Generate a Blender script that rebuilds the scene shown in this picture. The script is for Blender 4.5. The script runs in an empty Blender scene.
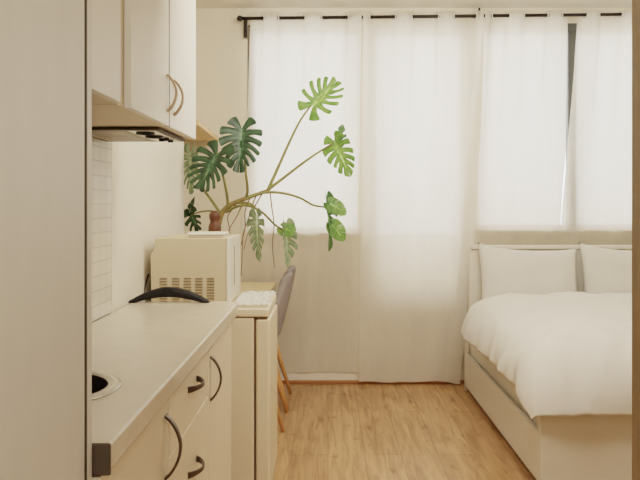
import bpy, bmesh, math, random
from mathutils import Vector, Matrix, noise

random.seed(7)
SC = bpy.context.scene
COL = SC.collection
PI = math.pi
F, H, VX, VY = 740.0, 1.30, 328.0, 204.0      # lens in pixels, eye height, vanishing point of the room's length


def at(px, py, d):
    """A point of the room seen at photo position (px, py), d metres into the room."""
    return Vector(((px - VX) * d / F, d, H - (py - VY) * d / F))


# ------------------------------------------------------------------ materials
def srgb(r, g, b):
    f = lambda c: (c / 255 / 12.92) if c / 255 <= 0.04045 else ((c / 255 + 0.055) / 1.055) ** 2.4
    return (f(r), f(g), f(b), 1.0)


def mat(name, rgb, rough=0.5, var=0.06, scale=6.0, bump=0.0, bump_scale=60.0, metal=0.0, spec=0.4, stretch=(1, 1, 1)):
    m = bpy.data.materials.new(name)
    m.use_nodes = True
    nt = m.node_tree
    b = nt.nodes['Principled BSDF']
    b.inputs['Roughness'].default_value = rough
    b.inputs['Metallic'].default_value = metal
    b.inputs['Specular IOR Level'].default_value = spec
    tc = nt.nodes.new('ShaderNodeTexCoord')
    mp = nt.nodes.new('ShaderNodeMapping')
    mp.inputs['Scale'].default_value = stretch
    nt.links.new(tc.outputs['Object'], mp.inputs['Vector'])
    n = nt.nodes.new('ShaderNodeTexNoise')
    n.inputs['Scale'].default_value = scale
    n.inputs['Detail'].default_value = 4
    nt.links.new(mp.outputs['Vector'], n.inputs['Vector'])
    cr = nt.nodes.new('ShaderNodeValToRGB')
    c = srgb(*rgb)
    cr.color_ramp.elements[0].position = 0.3
    cr.color_ramp.elements[1].position = 0.7
    cr.color_ramp.elements[0].color = tuple(x * (1 - var) for x in c[:3]) + (1,)
    cr.color_ramp.elements[1].color = tuple(min(1, x * (1 + var)) for x in c[:3]) + (1,)
    nt.links.new(n.outputs['Fac'], cr.inputs['Fac'])
    nt.links.new(cr.outputs['Color'], b.inputs['Base Color'])
    if bump:
        n2 = nt.nodes.new('ShaderNodeTexNoise')
        n2.inputs['Scale'].default_value = bump_scale
        n2.inputs['Detail'].default_value = 3
        nt.links.new(mp.outputs['Vector'], n2.inputs['Vector'])
        bp = nt.nodes.new('ShaderNodeBump')
        bp.inputs['Strength'].default_value = bump
        bp.inputs['Distance'].default_value = 0.01
        nt.links.new(n2.outputs['Fac'], bp.inputs['Height'])
        nt.links.new(bp.outputs['Normal'], b.inputs['Normal'])
    return m


def sheer(name, rgb, transl=0.5, clear=0.06, bump=0.15, bscale=350):
    m = bpy.data.materials.new(name)
    m.use_nodes = True
    nt = m.node_tree
    nt.nodes.remove(nt.nodes['Principled BSDF'])
    out = nt.nodes['Material Output']
    c = srgb(*rgb)
    d = nt.nodes.new('ShaderNodeBsdfDiffuse')
    t = nt.nodes.new('ShaderNodeBsdfTranslucent')
    tr = nt.nodes.new('ShaderNodeBsdfTransparent')
    tc = nt.nodes.new('ShaderNodeTexCoord')
    n = nt.nodes.new('ShaderNodeTexNoise')
    n.inputs['Scale'].default_value = 5
    n.inputs['Detail'].default_value = 5
    mp = nt.nodes.new('ShaderNodeMapping')
    mp.inputs['Scale'].default_value = (3, 3, 0.6)
    nt.links.new(tc.outputs['Object'], mp.inputs['Vector'])
    nt.links.new(mp.outputs['Vector'], n.inputs['Vector'])
    cr = nt.nodes.new('ShaderNodeValToRGB')
    cr.color_ramp.elements[0].position = 0.3
    cr.color_ramp.elements[1].position = 0.7
    cr.color_ramp.elements[0].color = tuple(x * 0.94 for x in c[:3]) + (1,)
    cr.color_ramp.elements[1].color = c
    nt.links.new(n.outputs['Fac'], cr.inputs['Fac'])
    nt.links.new(cr.outputs['Color'], d.inputs['Color'])
    nt.links.new(cr.outputs['Color'], t.inputs['Color'])
    n2 = nt.nodes.new('ShaderNodeTexNoise')
    n2.inputs['Scale'].default_value = bscale
    nt.links.new(tc.outputs['Object'], n2.inputs['Vector'])
    bp = nt.nodes.new('ShaderNodeBump')
    bp.inputs['Strength'].default_value = bump
    bp.inputs['Distance'].default_value = 0.003
    nt.links.new(n2.outputs['Fac'], bp.inputs['Height'])
    nt.links.new(bp.outputs['Normal'], d.inputs['Normal'])
    m1 = nt.nodes.new('ShaderNodeMixShader')
    m1.inputs['Fac'].default_value = transl
    nt.links.new(d.outputs[0], m1.inputs[1])
    nt.links.new(t.outputs[0], m1.inputs[2])
    m2 = nt.nodes.new('ShaderNodeMixShader')
    m2.inputs['Fac'].default_value = clear
    nt.links.new(m1.outputs[0], m2.inputs[1])
    nt.links.new(tr.outputs[0], m2.inputs[2])
    nt.links.new(m2.outputs[0], out.inputs['Surface'])
    return m


def leaf_mat(name, dark, light, transl=0.35):
    m = bpy.data.materials.new(name)
    m.use_nodes = True
    nt = m.node_tree
    b = nt.nodes['Principled BSDF']
    b.inputs['Roughness'].default_value = 0.42
    out = nt.nodes['Material Output']
    at_ = nt.nodes.new('ShaderNodeAttribute')
    at_.attribute_name = 'vein'
    tc = nt.nodes.new('ShaderNodeTexCoord')
    n = nt.nodes.new('ShaderNodeTexNoise')
    n.inputs['Scale'].default_value = 18
    n.inputs['Detail'].default_value = 5
    nt.links.new(tc.outputs['Object'], n.inputs['Vector'])
    cr = nt.nodes.new('ShaderNodeValToRGB')
    cr.color_ramp.elements[0].position = 0.35
    cr.color_ramp.elements[1].position = 0.75
    cr.color_ramp.elements[0].color = srgb(*dark)
    cr.color_ramp.elements[1].color = srgb(*light)
    nt.links.new(n.outputs['Fac'], cr.inputs['Fac'])
    mx = nt.nodes.new('ShaderNodeMixRGB')
    nt.links.new(at_.outputs['Fac'], mx.inputs['Fac'])
    nt.links.new(cr.outputs['Color'], mx.inputs[1])
    mx.inputs[2].default_value = srgb(*[min(255, int(c * 1.15 + 25)) for c in light])
    nt.links.new(mx.outputs[0], b.inputs['Base Color'])
    t = nt.nodes.new('ShaderNodeBsdfTranslucent')
    nt.links.new(mx.outputs[0], t.inputs['Color'])
    ms = nt.nodes.new('ShaderNodeMixShader')
    ms.inputs['Fac'].default_value = transl
    nt.links.new(b.outputs[0], ms.inputs[1])
    nt.links.new(t.outputs[0], ms.inputs[2])
    nt.links.new(ms.outputs[0], out.inputs['Surface'])
    return m


def axes_brick(name, ax, c1, c2, cm, bw, rh, mortar, off=0.5, rough=0.4, grain=None, bump=0.2):
    m = bpy.data.materials.new(name)
    m.use_nodes = True
    nt = m.node_tree
    b = nt.nodes['Principled BSDF']
    b.inputs['Roughness'].default_value = rough
    tc = nt.nodes.new('ShaderNodeTexCoord')
    sp = nt.nodes.new('ShaderNodeSeparateXYZ')
    cb = nt.nodes.new('ShaderNodeCombineXYZ')
    nt.links.new(tc.outputs['Object'], sp.inputs[0])
    nt.links.new(sp.outputs[ax[0]], cb.inputs[0])
    nt.links.new(sp.outputs[ax[1]], cb.inputs[1])
    br = nt.nodes.new('ShaderNodeTexBrick')
    br.inputs['Scale'].default_value = 1
    br.inputs['Brick Width'].default_value = bw
    br.inputs['Row Height'].default_value = rh
    br.inputs['Mortar Size'].default_value = mortar
    br.inputs['Mortar Smooth'].default_value = 0.2
    br.offset = off
    br.inputs['Color1'].default_value = srgb(*c1)
    br.inputs['Color2'].default_value = srgb(*c2)
    br.inputs['Mortar'].default_value = srgb(*cm)
    nt.links.new(cb.outputs[0], br.inputs['Vector'])
    col = br.outputs['Color']
    if grain:
        mp = nt.nodes.new('ShaderNodeMapping')
        mp.inputs['Scale'].default_value = grain
        nt.links.new(cb.outputs[0], mp.inputs['Vector'])
        n = nt.nodes.new('ShaderNodeTexNoise')
        n.inputs['Scale'].default_value = 3
        n.inputs['Detail'].default_value = 7
        n.inputs['Distortion'].default_value = 1.2
        nt.links.new(mp.outputs[0], n.inputs['Vector'])
        cr = nt.nodes.new('ShaderNodeValToRGB')
        cr.color_ramp.elements[0].position = 0.3
        cr.color_ramp.elements[1].position = 0.72
        cr.color_ramp.elements[0].color = (0.52, 0.45, 0.38, 1)
        cr.color_ramp.elements[1].color = (1.08, 1.07, 1.05, 1)
        nt.links.new(n.outputs['Fac'], cr.inputs['Fac'])
        mx = nt.nodes.new('ShaderNodeMixRGB')
        mx.blend_type = 'MULTIPLY'
        mx.inputs[0].default_value = 0.85
        nt.links.new(col, mx.inputs[1])
        nt.links.new(cr.outputs[0], mx.inputs[2])
        # sparse darker knots
        n3 = nt.nodes.new('ShaderNodeTexNoise')
        mp3 = nt.nodes.new('ShaderNodeMapping')
        mp3.inputs['Scale'].default_value = (3.2, 7.0, 1)
        nt.links.new(cb.outputs[0], mp3.inputs['Vector'])
        nt.links.new(mp3.outputs[0], n3.inputs['Vector'])
        n3.inputs['Scale'].default_value = 2.2
        n3.inputs['Detail'].default_value = 3
        cr3 = nt.nodes.new('ShaderNodeValToRGB')
        cr3.color_ramp.elements[0].position = 0.60
        cr3.color_ramp.elements[1].position = 0.78
        cr3.color_ramp.elements[0].color = (1, 1, 1, 1)
        cr3.color_ramp.elements[1].color = (0.55, 0.45, 0.36, 1)
        nt.links.new(n3.outputs['Fac'], cr3.inputs['Fac'])
        mx3 = nt.nodes.new('ShaderNodeMixRGB')
        mx3.blend_type = 'MULTIPLY'
        mx3.inputs[0].default_value = 1
        nt.links.new(mx.outputs[0], mx3.inputs[1])
        nt.links.new(cr3.outputs[0], mx3.inputs[2])
        col = mx3.outputs[0]
    nt.links.new(col, b.inputs['Base Color'])
    if bump:
        bp = nt.nodes.new('ShaderNodeBump')
        bp.inputs['Strength'].default_value = bump
        bp.inputs['Distance'].default_value = 0.002
        bp.invert = True
        nt.links.new(br.outputs['Fac'], bp.inputs['Height'])
        nt.links.new(bp.outputs['Normal'], b.inputs['Normal'])
    return m


def glass_mat():
    m = bpy.data.materials.new('window_glass')
    m.use_nodes = True
    nt = m.node_tree
    nt.nodes.remove(nt.nodes['Principled BSDF'])
    tr = nt.nodes.new('ShaderNodeBsdfTransparent')
    gl = nt.nodes.new('ShaderNodeBsdfGlossy')
    gl.inputs['Roughness'].default_value = 0.02
    lw = nt.nodes.new('ShaderNodeLayerWeight')
    lw.inputs['Blend'].default_value = 0.12
    mx = nt.nodes.new('ShaderNodeMixShader')
    nt.links.new(lw.outputs['Fresnel'], mx.inputs[0])
    nt.links.new(tr.outputs[0], mx.inputs[1])
    nt.links.new(gl.outputs[0], mx.inputs[2])
    nt.links.new(mx.outputs[0], nt.nodes['Material Output'].inputs['Surface'])
    return m


M = {
    'wall': mat('wall_paint', (233, 224, 206), 0.85, 0.02, 3, 0.05, 90),
    'wall_white': mat('kitchen_wall_paint', (237, 230, 214), 0.6, 0.02, 3, 0.04, 90),
    'ceiling': mat('ceiling_paint', (240, 233, 221), 0.9, 0.015, 3),
    'floor': axes_brick('oak_laminate', ('Y', 'X'), (212, 172, 128), (192, 150, 108), (120, 84, 52), 1.28, 0.19, 0.0012, 0.37, 0.34, grain=(0.7, 8.5, 1), bump=0.15),
    'tile': axes_brick('wall_tiles', ('Y', 'Z'), (236, 230, 218), (230, 223, 210), (206, 198, 184), 0.07, 0.05, 0.003, 0.0, 0.2),
    'trim_white': mat('white_trim_paint', (236, 226, 208), 0.5, 0.02),
    'trim_wood': mat('brown_floor_trim', (168, 118, 72), 0.5, 0.15, 9, stretch=(1, 8, 8)),
    'jamb': mat('door_jamb_wood', (166, 144, 116), 0.5, 0.10, 7, stretch=(8, 8, 1)),
    'cream': mat('cream_cabinet_front', (233, 226, 213), 0.38, 0.02, 4),
    'cream_low': mat('cream_base_front', (232, 217, 192), 0.36, 0.02, 4),
    'cream_under': mat('cream_cabinet_underside', (222, 208, 184), 0.5, 0.03, 4),
    'cream_carcass': mat('cream_cabinet_carcass', (222, 208, 184), 0.5, 0.03, 4),
    'tall': mat('tall_cabinet_laminate', (220, 215, 204), 0.42, 0.02, 5, 0.03, 40, stretch=(6, 6, 1)),
    'worktop': mat('worktop_laminate', (218, 207, 188), 0.2, 0.04, 14, 0.02, 120),
    'cap': mat('dark_end_cap', (88, 78, 68), 0.5, 0.05),
    'pewter': mat('pewter_handle', (104, 92, 80), 0.35, 0.06, 20, metal=0.75),
    'copper': mat('aged_copper_handle', (172, 148, 122), 0.45, 0.08, 20, metal=0.7),
    'steel': mat('brushed_steel', (200, 196, 188), 0.25, 0.05, 30, metal=0.85),
    'bowl': mat('shaded_sink_bowl', (62, 52, 44), 0.35, 0.08, 30, metal=0.6),  # steel bowl; its inner shade is put into the colour
    'hood': mat('hood_metal', (176, 166, 144), 0.4, 0.08, 20, metal=0.25),
    'hood_gap_shade': mat('hood_edge_gap_shade', (88, 78, 60), 0.5, 0.05),  # hood edge colour, also used for shade drawn into door gaps
    'black': mat('black_plastic', (24, 22, 24), 0.45, 0.1, 30),
    'fridge': mat('fridge_enamel', (233, 216, 186), 0.35, 0.015, 5),
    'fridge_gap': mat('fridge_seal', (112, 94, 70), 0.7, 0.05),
    'micro': mat('microwave_shell', (208, 192, 162), 0.45, 0.02, 6),
    'micro_front': mat('microwave_front', (232, 224, 208), 0.3, 0.02, 6),
    'slot': mat('vent_slot', (140, 122, 94), 0.7, 0.05),
    'white': mat('white_glaze', (240, 234, 222), 0.35, 0.02),
    'brown': mat('brown_carved_wood', (92, 58, 38), 0.5, 0.18, 25, 0.3, 80),
    'desk': mat('pale_desk_wood', (232, 208, 166), 0.4, 0.08, 6, stretch=(10, 1, 1)),
    'pine': mat('pale_pine', (226, 190, 140), 0.5, 0.10, 7, stretch=(10, 1, 10)),
    'beech': mat('beech_legs', (208, 156, 104), 0.4, 0.10, 9, stretch=(8, 8, 1)),
    'grey_fabric': mat('grey_seat_fabric', (158, 150, 146), 0.95, 0.10, 90, 0.4, 400),
    'bed': mat('bed_white_wood', (234, 227, 213), 0.42, 0.02, 4, stretch=(1, 1, 4)),
    'linen': mat('white_linen', (234, 229, 220), 0.95, 0.015, 5, 0.12, 16),
    'mattress': mat('mattress_ticking', (228, 216, 196), 0.95, 0.03, 8, 0.2, 120),
    'dark_metal': mat('dark_window_metal', (92, 94, 90), 0.4, 0.06),
    'rod': mat('black_iron_rod', (44, 36, 30), 0.45, 0.08),
    'eyelet': mat('eyelet_plastic', (236, 232, 224), 0.3, 0.02),
    'terracotta': mat('pot_terracotta', (176, 108, 76), 0.8, 0.1, 12),
    'soil': mat('potting_soil', (52, 40, 30), 1.0, 0.3, 40, 0.8, 60),
    'stem': mat('plant_stem', (132, 128, 78), 0.55, 0.15, 14),
    'trunk': mat('plant_trunk', (124, 106, 62), 0.7, 0.22, 25, 0.4, 60),
    'root': mat('plant_aerial_root', (128, 100, 72), 0.8, 0.18, 25),
    'curtain': sheer('curtain_voile', (247, 240, 226), 0.5, 0.06),
    'plastic': sheer('crinkled_plastic', (244, 242, 236), 0.25, 0.25, 0.0),
    'glass': glass_mat(),
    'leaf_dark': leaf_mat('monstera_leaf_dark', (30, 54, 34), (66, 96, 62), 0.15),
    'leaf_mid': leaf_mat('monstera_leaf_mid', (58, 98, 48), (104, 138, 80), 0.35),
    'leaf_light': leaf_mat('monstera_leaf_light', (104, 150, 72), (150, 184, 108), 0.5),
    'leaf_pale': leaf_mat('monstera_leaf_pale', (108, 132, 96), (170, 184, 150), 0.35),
}


# ------------------------------------------------------------------ builders
def link(name, me, m, parent=None, smooth=True, bevel=0.0, seg=2):
    o = bpy.data.objects.new(name, me)
    COL.objects.link(o)
    if m is not None and not me.materials:
        me.materials.append(m)
    if parent is not None:
        o.parent = parent
    if smooth:
        me.polygons.foreach_set('use_smooth', [True] * len(me.polygons))
    if bevel:
        b = o.modifiers.new('bevel', 'BEVEL')
        b.width = bevel
        b.segments = seg
        b.limit_method = 'ANGLE'
        b.angle_limit = math.radians(40)
        b.harden_normals = True
    return o


def bm_obj(name, bm, m, parent=None, smooth=False, bevel=0.0, seg=2):
    bmesh.ops.recalc_face_normals(bm, faces=bm.faces)
    me = bpy.data.meshes.new(name)
    bm.to_mesh(me)
    bm.free()
    return link(name, me, m, parent, smooth or bevel > 0, bevel, seg)


def add_box(bm, x0, x1, y0, y1, z0, z1):
    v = [bm.verts.new((x, y, z)) for x in (x0, x1) for y in (y0, y1) for z in (z0, z1)]
    for f in ((0, 1, 3, 2), (4, 6, 7, 5), (0, 4, 5, 1), (2, 3, 7, 6), (0, 2, 6, 4), (1, 5, 7, 3)):
        bm.faces.new([v[i] for i in f])


def box(name, x0, x1, y0, y1, z0, z1, m, parent=None, bevel=0.003, seg=2):
    bm = bmesh.new()
    add_box(bm, x0, x1, y0, y1, z0, z1)
    return bm_obj(name, bm, m, parent, bevel=bevel, seg=seg)


def boxes(name, lst, m, parent=None, bevel=0.0):
    bm = bmesh.new()
    for b in lst:
        add_box(bm, *b)
    return bm_obj(name, bm, m, parent, bevel=bevel)


def add_tube(bm, pts, rad, n=10, flat=1.0, up=Vector((0, 0, 1))):
    pts = [Vector(p) for p in pts]
    rads = rad if isinstance(rad, (list, tuple)) else [rad] * len(pts)
    rings, prev = [], None
    for i, p in enumerate(pts):
        t = (pts[min(i + 1, len(pts) - 1)] - pts[max(i - 1, 0)]).normalized()
        if prev is None:
            a = t.cross(up)
            if a.length < 1e-3:
                a = t.cross(Vector((1, 0, 0)))
            a.normalize()
        else:
            a = (prev - t * prev.dot(t)).normalized()
        prev = a
        b = t.cross(a)
        rings.append([bm.verts.new(p + (a * math.cos(2 * PI * k / n) + b * math.sin(2 * PI * k / n) * flat) * rads[i]) for k in range(n)])
    for r0, r1 in zip(rings, rings[1:]):
        for k in range(n):
            bm.faces.new((r0[k], r0[(k + 1) % n], r1[(k + 1) % n], r1[k]))
    bm.faces.new(rings[0][::-1])
    bm.faces.new(rings[-1])


def tube(name, pts, rad, m, parent=None, n=10, flat=1.0, up=Vector((0, 0, 1))):
    bm = bmesh.new()
    add_tube(bm, pts, rad, n, flat, up)
    return bm_obj(name, bm, m, parent, smooth=True)


def spline(pts, n=8):
    pts = [Vector(p) for p in pts]
    out = []
    for i in range(len(pts) - 1):
        p0, p1, p2, p3 = pts[max(i - 1, 0)], pts[i], pts[i + 1], pts[min(i + 2, len(pts) - 1)]
        for k in range(n):
            t = k / n
            out.append(0.5 * ((2 * p1) + (p2 - p0) * t + (2 * p0 - 5 * p1 + 4 * p2 - p3) * t * t + (3 * p1 - p0 - 3 * p2 + p3) * t ** 3))
    out.append(pts[-1])
    return out


def lathe(name, prof, c, m, parent=None, n=40, close=True):
    bm = bmesh.new()
    rings = []
    for r, z in prof:
        rings.append([bm.verts.new((c[0] + r * math.cos(2 * PI * k / n), c[1] + r * math.sin(2 * PI * k / n), c[2] + z)) for k in range(n)])
    for r0, r1 in zip(rings, rings[1:]):
        for k in range(n):
            bm.faces.new((r0[k], r0[(k + 1) % n], r1[(k + 1) % n], r1[k]))
    if close:
        bm.faces.new(rings[0][::-1])
        bm.faces.new(rings[-1])
    return bm_obj(name, bm, m, parent, smooth=True)


def torus(name, c, R, r, m, parent, normal, n=20, k=8):
    bm = bmesh.new()
    nrm = Vector(normal).normalized()
    q = Vector((0, 0, 1)).rotation_difference(nrm)
    c = Vector(c)
    rings = []
    for i in range(n):
        a = 2 * PI * i / n
        rings.append([bm.verts.new(c + q @ Vector(((R + r * math.cos(2 * PI * j / k)) * math.cos(a), (R + r * math.cos(2 * PI * j / k)) * math.sin(a), r * math.sin(2 * PI * j / k)))) for j in range(k)])
    for i in range(n):
        for j in range(k):
            bm.faces.new((rings[i][j], rings[(i + 1) % n][j], rings[(i + 1) % n][(j + 1) % k], rings[i][(j + 1) % k]))
    return bm_obj(name, bm, m, parent, smooth=True)


def grid_obj(name, nu, nv, fn, m, parent=None, solid=0.0, keep=None):
    bm = bmesh.new()
    vs = [[bm.verts.new(fn(i / nu, j / nv)) for j in range(nv + 1)] for i in range(nu + 1)]
    for i in range(nu):
        for j in range(nv):
            q = (vs[i][j], vs[i + 1][j], vs[i + 1][j + 1], vs[i][j + 1])
            if keep is None or keep(sum((v.co for v in q), Vector()) / 4):
                bm.faces.new(q)
    for v in [v for v in bm.verts if not v.link_faces]:
        bm.verts.remove(v)
    me = bpy.data.meshes.new(name)
    bm.to_mesh(me)
    bm.free()
    o = link(name, me, m, parent)
    if solid:
        s = o.modifiers.new('thick', 'SOLIDIFY')
        s.thickness = abs(solid)
        s.offset = 1 if solid > 0 else -1
    return o


def tag(o, label=None, cat=None, group=None, kind=None):
    for k, v in (('label', label), ('category', cat), ('group', group), ('kind', kind)):
        if v:
            o[k] = v
    return o


def empty(name, loc, label=None, cat=None, group=None, kind=None):
    """An Empty at the thing's base; parts keep the room's coordinates through an inverse parent offset."""
    o = bpy.data.objects.new(name, None)
    COL.objects.link(o)
    o.location = loc
    o.empty_display_size = 0.1
    return tag(o, label, cat, group, kind)


def settle():
    """Parts were built in room coordinates: keep them there under their moved Empties."""
    bpy.context.view_layer.update()
    for o in bpy.data.objects:
        if o.parent is not None and o.parent.type == 'EMPTY' and not o.get('local'):
            o.matrix_parent_inverse = o.parent.matrix_world.inverted()


def struct(o):
    o['kind'] = 'structure'
    return o


# ------------------------------------------------------------------ room shell
YW = 5.374           # inner face of the window wall
ZC = 2.72            # ceiling
XK = -0.806          # kitchen wall
XL = -1.12           # wall of the desk recess
XR = 2.95
ZT = 2.60            # window heads
struct(box('floor', XL - 0.2, XR + 0.2, -1.9, YW + 0.3, -0.12, 0, M['floor'], bevel=0))
struct(box('ceiling', XL - 0.2, XR + 0.2, -1.9, YW + 0.3, ZC, ZC + 0.12, M['ceiling'], bevel=0))
struct(boxes('wall_left', [(XL - 0.15, XL, 4.14, YW + 0.25, 0, ZC), (XL - 0.15, XK, -1.9, 4.14, 0, ZC)], M['wall_white']))
struct(box('wall_right', XR, XR + 0.15, 1.3, YW + 0.25, 0, ZC, M['wall'], bevel=0))
struct(box('wall_front', 0.624, XR + 0.15, 1.28, 1.40, 0, ZC, M['wall'], bevel=0))
struct(box('wall_hall', 1.6, 1.75, -1.9, 1.28, 0, ZC, M['wall'], bevel=0))
struct(box('wall_rear', XL - 0.15, 1.75, -2.05, -1.9, 0, ZC, M['wall'], bevel=0))
W1, W2, W3 = (-0.585, 0.262), (0.300, 1.020), (1.058, 2.80)
S1, S2, S3 = 1.088, 0.705, 1.108
YO = YW + 0.12
struct(boxes('wall_back', [
    (XL, W1[0], YW, YO, 0, ZC), (W3[1], XR, YW, YO, 0, ZC),
    (W1[0], W3[1], YW, YO, ZT, ZC),
    (W1[0], W2[0], YW, YO, 0, S1), (W2[1], W3[1], YW, YO, 0, S3),
    (W1[1], W2[0], YW + 0.05, YO, S1, ZT), (W2[1], W3[0], YW + 0.05, YO, S3, ZT)], M['wall']))
# balcony door (cream lower panel, tall pane) and the two windows
d1 = struct(empty('door_1', (0.66, YW + 0.08, 0)))
box('door_panel', W2[0] + 0.002, W2[1] - 0.002, YW + 0.05, YW + 0.10, 0.004, S2, M['trim_white'], d1)
boxes('door_frame', [(W2[0], W2[0] + 0.05, YW + 0.05, YW + 0.11, S2, ZT), (W2[1] - 0.05, W2[1], YW + 0.05, YW + 0.11, S2, ZT), (W2[0] + 0.05, W2[1] - 0.05, YW + 0.05, YW + 0.11, ZT - 0.06, ZT)], M['trim_white'], d1)
box('pane', W2[0] + 0.05, W2[1] - 0.05, YW + 0.075, YW + 0.081, S2, ZT - 0.06, M['glass'], d1, bevel=0)


def window(n, w, s, mull):
    r = struct(empty(f'window_{n}', ((w[0] + w[1]) / 2, YW + 0.1, s)))
    y0, y1 = YW + 0.055, YW + 0.10
    boxes('window_frame', [(w[0], w[0] + 0.045, y0, y1, s, ZT), (w[1] - 0.045, w[1], y0, y1, s, ZT), (w[0] + 0.045, w[1] - 0.045, y0, y1, s, s + 0.04), (w[0] + 0.045, w[1] - 0.045, y0, y1, ZT - 0.045, ZT)], M['trim_white'], r)
    box('window_sill', w[0] + 0.001, w[1] - 0.001, YW - 0.022, y0, s - 0.025, s + 0.004, M['trim_white'], r)
    box('pane', w[0] + 0.045, w[1] - 0.045, y0 + 0.02, y0 + 0.026, s + 0.04, ZT - 0.045, M['glass'], r, bevel=0)
    for x in mull:
        box('mullion', x - 0.030, x + 0.030, YW + 0.001, YW + 0.06, s + 0.004, ZT - 0.03, M['dark_metal'], r)
        box('mullion_cap', x - 0.036, x + 0.036, YW - 0.006, YW + 0.062, ZT - 0.045, ZT + 0.012, M['dark_metal'], r)
    return r


window(1, W1, S1, ())
window(2, W3, S3, (1.775,))
w1 = bpy.data.objects['window_1']
box('mullion', -0.565, -0.537, YW + 0.001, YW + 0.05, 1.6, ZT - 0.01, M['dark_metal'], w1)
struct(box('outdoor_light_block', XL, XR, YO + 0.42, YO + 0.52, -0.1, 1.06, M['wall'], bevel=0))  # unseen block added outside to dim the lower door glass
struct(box('baseboard_back', XL, XR, YW - 0.014, YW, 0.022, 0.11, M['trim_white'], bevel=0.002))
struct(box('trim_1', XL, XR, YW - 0.032, YW, 0, 0.024, M['trim_wood'], bevel=0.006))
# door jamb at the right edge of the view
struct(boxes('trim_2', [(0.582, 0.624, 1.26, 1.42, 0, 2.30), (0.590, 0.670, 1.245, 1.26, 0, 2.30)], M['jamb'], bevel=0.003))
# tiled splashback
struct(box('trim_3', XK, XK + 0.008, 1.23, 2.735, 0.90, 1.53, M['tile'], bevel=0.001))

# ------------------------------------------------------------------ kitchen
tc = empty('tall_cabinet', (-0.6, 0.8, 0), 'tall flat-fronted pale grey beige cabinet standing beside the near end of the worktop', 'cabinet')
boxes('carcass', [(XK + 0.002, -0.412, 0.34, 1.225, 0.0, 2.45), (-0.412, -0.3905, 1.203, 1.225, 0.0, 2.45)], M['tall'], tc, bevel=0.002)
box('door', -0.411, -0.391, 0.345, 1.191, 0.09, 2.44, M['tall'], tc, bevel=0.003)
box('door_gap_shade', -0.412, -0.3915, 1.1995, 1.2028, 0.09, 2.44, M['hood_gap_shade'], tc, bevel=0)  # dark strip drawn in the door gap as its shade


def bow_handle(name, y, z, length, axis, x0, depth, m, parent, width=0.011):
    pts = []
    n = 14
    for i in range(n + 1):
        t = i / n
        o = (t - 0.5) * length
        x = x0 + depth * math.sin(PI * t) ** 0.75
        pts.append((x, y, z + o) if axis == 'z' else (x, y + o, z))
    bm = bmesh.new()
    rads = [width * (0.62 + 0.38 * abs(2 * i / n - 1) ** 2) for i in range(n + 1)]
    side = Vector((0, 0, 1)) if axis == 'y' else Vector((0, 1, 0))
    rings = []
    for i, p in enumerate(pts):
        p = Vector(p)
        t = (Vector(pts[min(i + 1, n)]) - Vector(pts[max(i - 1, 0)])).normalized()
        nn = side.cross(t).normalized()
        w = rads[i]
        th = 0.0032
        rings.append([bm.verts.new(p + side * a * w + nn * b * th) for a, b in ((-1, -1), (1, -1), (1, 1), (-1, 1))])
    for r0, r1 in zip(rings, rings[1:]):
        for k in range(4):
            bm.faces.new((r0[k], r0[(k + 1) % 4], r1[(k + 1) % 4], r1[k]))
    bm.faces.new(rings[0][::-1])
    bm.faces.new(rings[-1])
    return bm_obj(name, bm, m, parent, bevel=0.0015)


XF = -0.380      # base cabinet fronts
XC = -0.399


def base_carcass(y0, y1, e):
    boxes('carcass', [(XK + 0.01, XC, y0, y0 + 0.016, 0.10, 0.848), (XK + 0.01, XC, y1 - 0.016, y1, 0.10, 0.848),
                      (XK + 0.01, XC, y0 + 0.016, y1 - 0.016, 0.10, 0.116), (XK + 0.01, XK + 0.02, y0 + 0.016, y1 - 0.016, 0.116, 0.848)], M['cream_carcass'], e)
    box('plinth', -0.46, -0.445, y0, y1, 0, 0.10, M['cream_carcass'], e)


G = 'cream base cabinets under the worktop'
b1 = empty('base_cabinet', (-0.6, 1.5, 0), 'cream single door base cabinet under the round sink, next to tall cabinet', 'cabinet', G)
base_carcass(1.232, 1.769, b1)
dr = box('door', XC, XF, 1.236, 1.767, 0.105, 0.844, M['cream_low'], b1)
bow_handle('handle', 1.728, 0.733, 0.148, 'z', XF, 0.036, M['pewter'], dr)
b2 = empty('base_cabinet', (-0.6, 2.06, 0), 'cream base cabinet of three stacked drawers between the two door cabinets', 'cabinet', G)
base_carcass(1.771, 2.355, b2)
for z0, z1, hz in ((0.695, 0.844, 0.795), (0.432, 0.691, 0.563), (0.105, 0.428, 0.27)):
    dw = box('drawer', XC, XF, 1.773, 2.353, z0, z1, M['cream_low'], b2)
    bow_handle('handle', 2.075, hz, 0.135, 'y', XF, 0.030, M['pewter'], dw, 0.009)
b3 = empty('base_cabinet', (-0.6, 2.64, 0), 'cream single door base cabinet at the far end of the worktop, beside the fridge', 'cabinet', G)
base_carcass(2.357, 2.930, b3)
dr = box('door', XC, XF, 2.359, 2.912, 0.105, 0.844, M['cream_low'], b3)
bow_handle('handle', 2.392, 0.737, 0.142, 'z', XF, 0.034, M['pewter'], dr)


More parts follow.
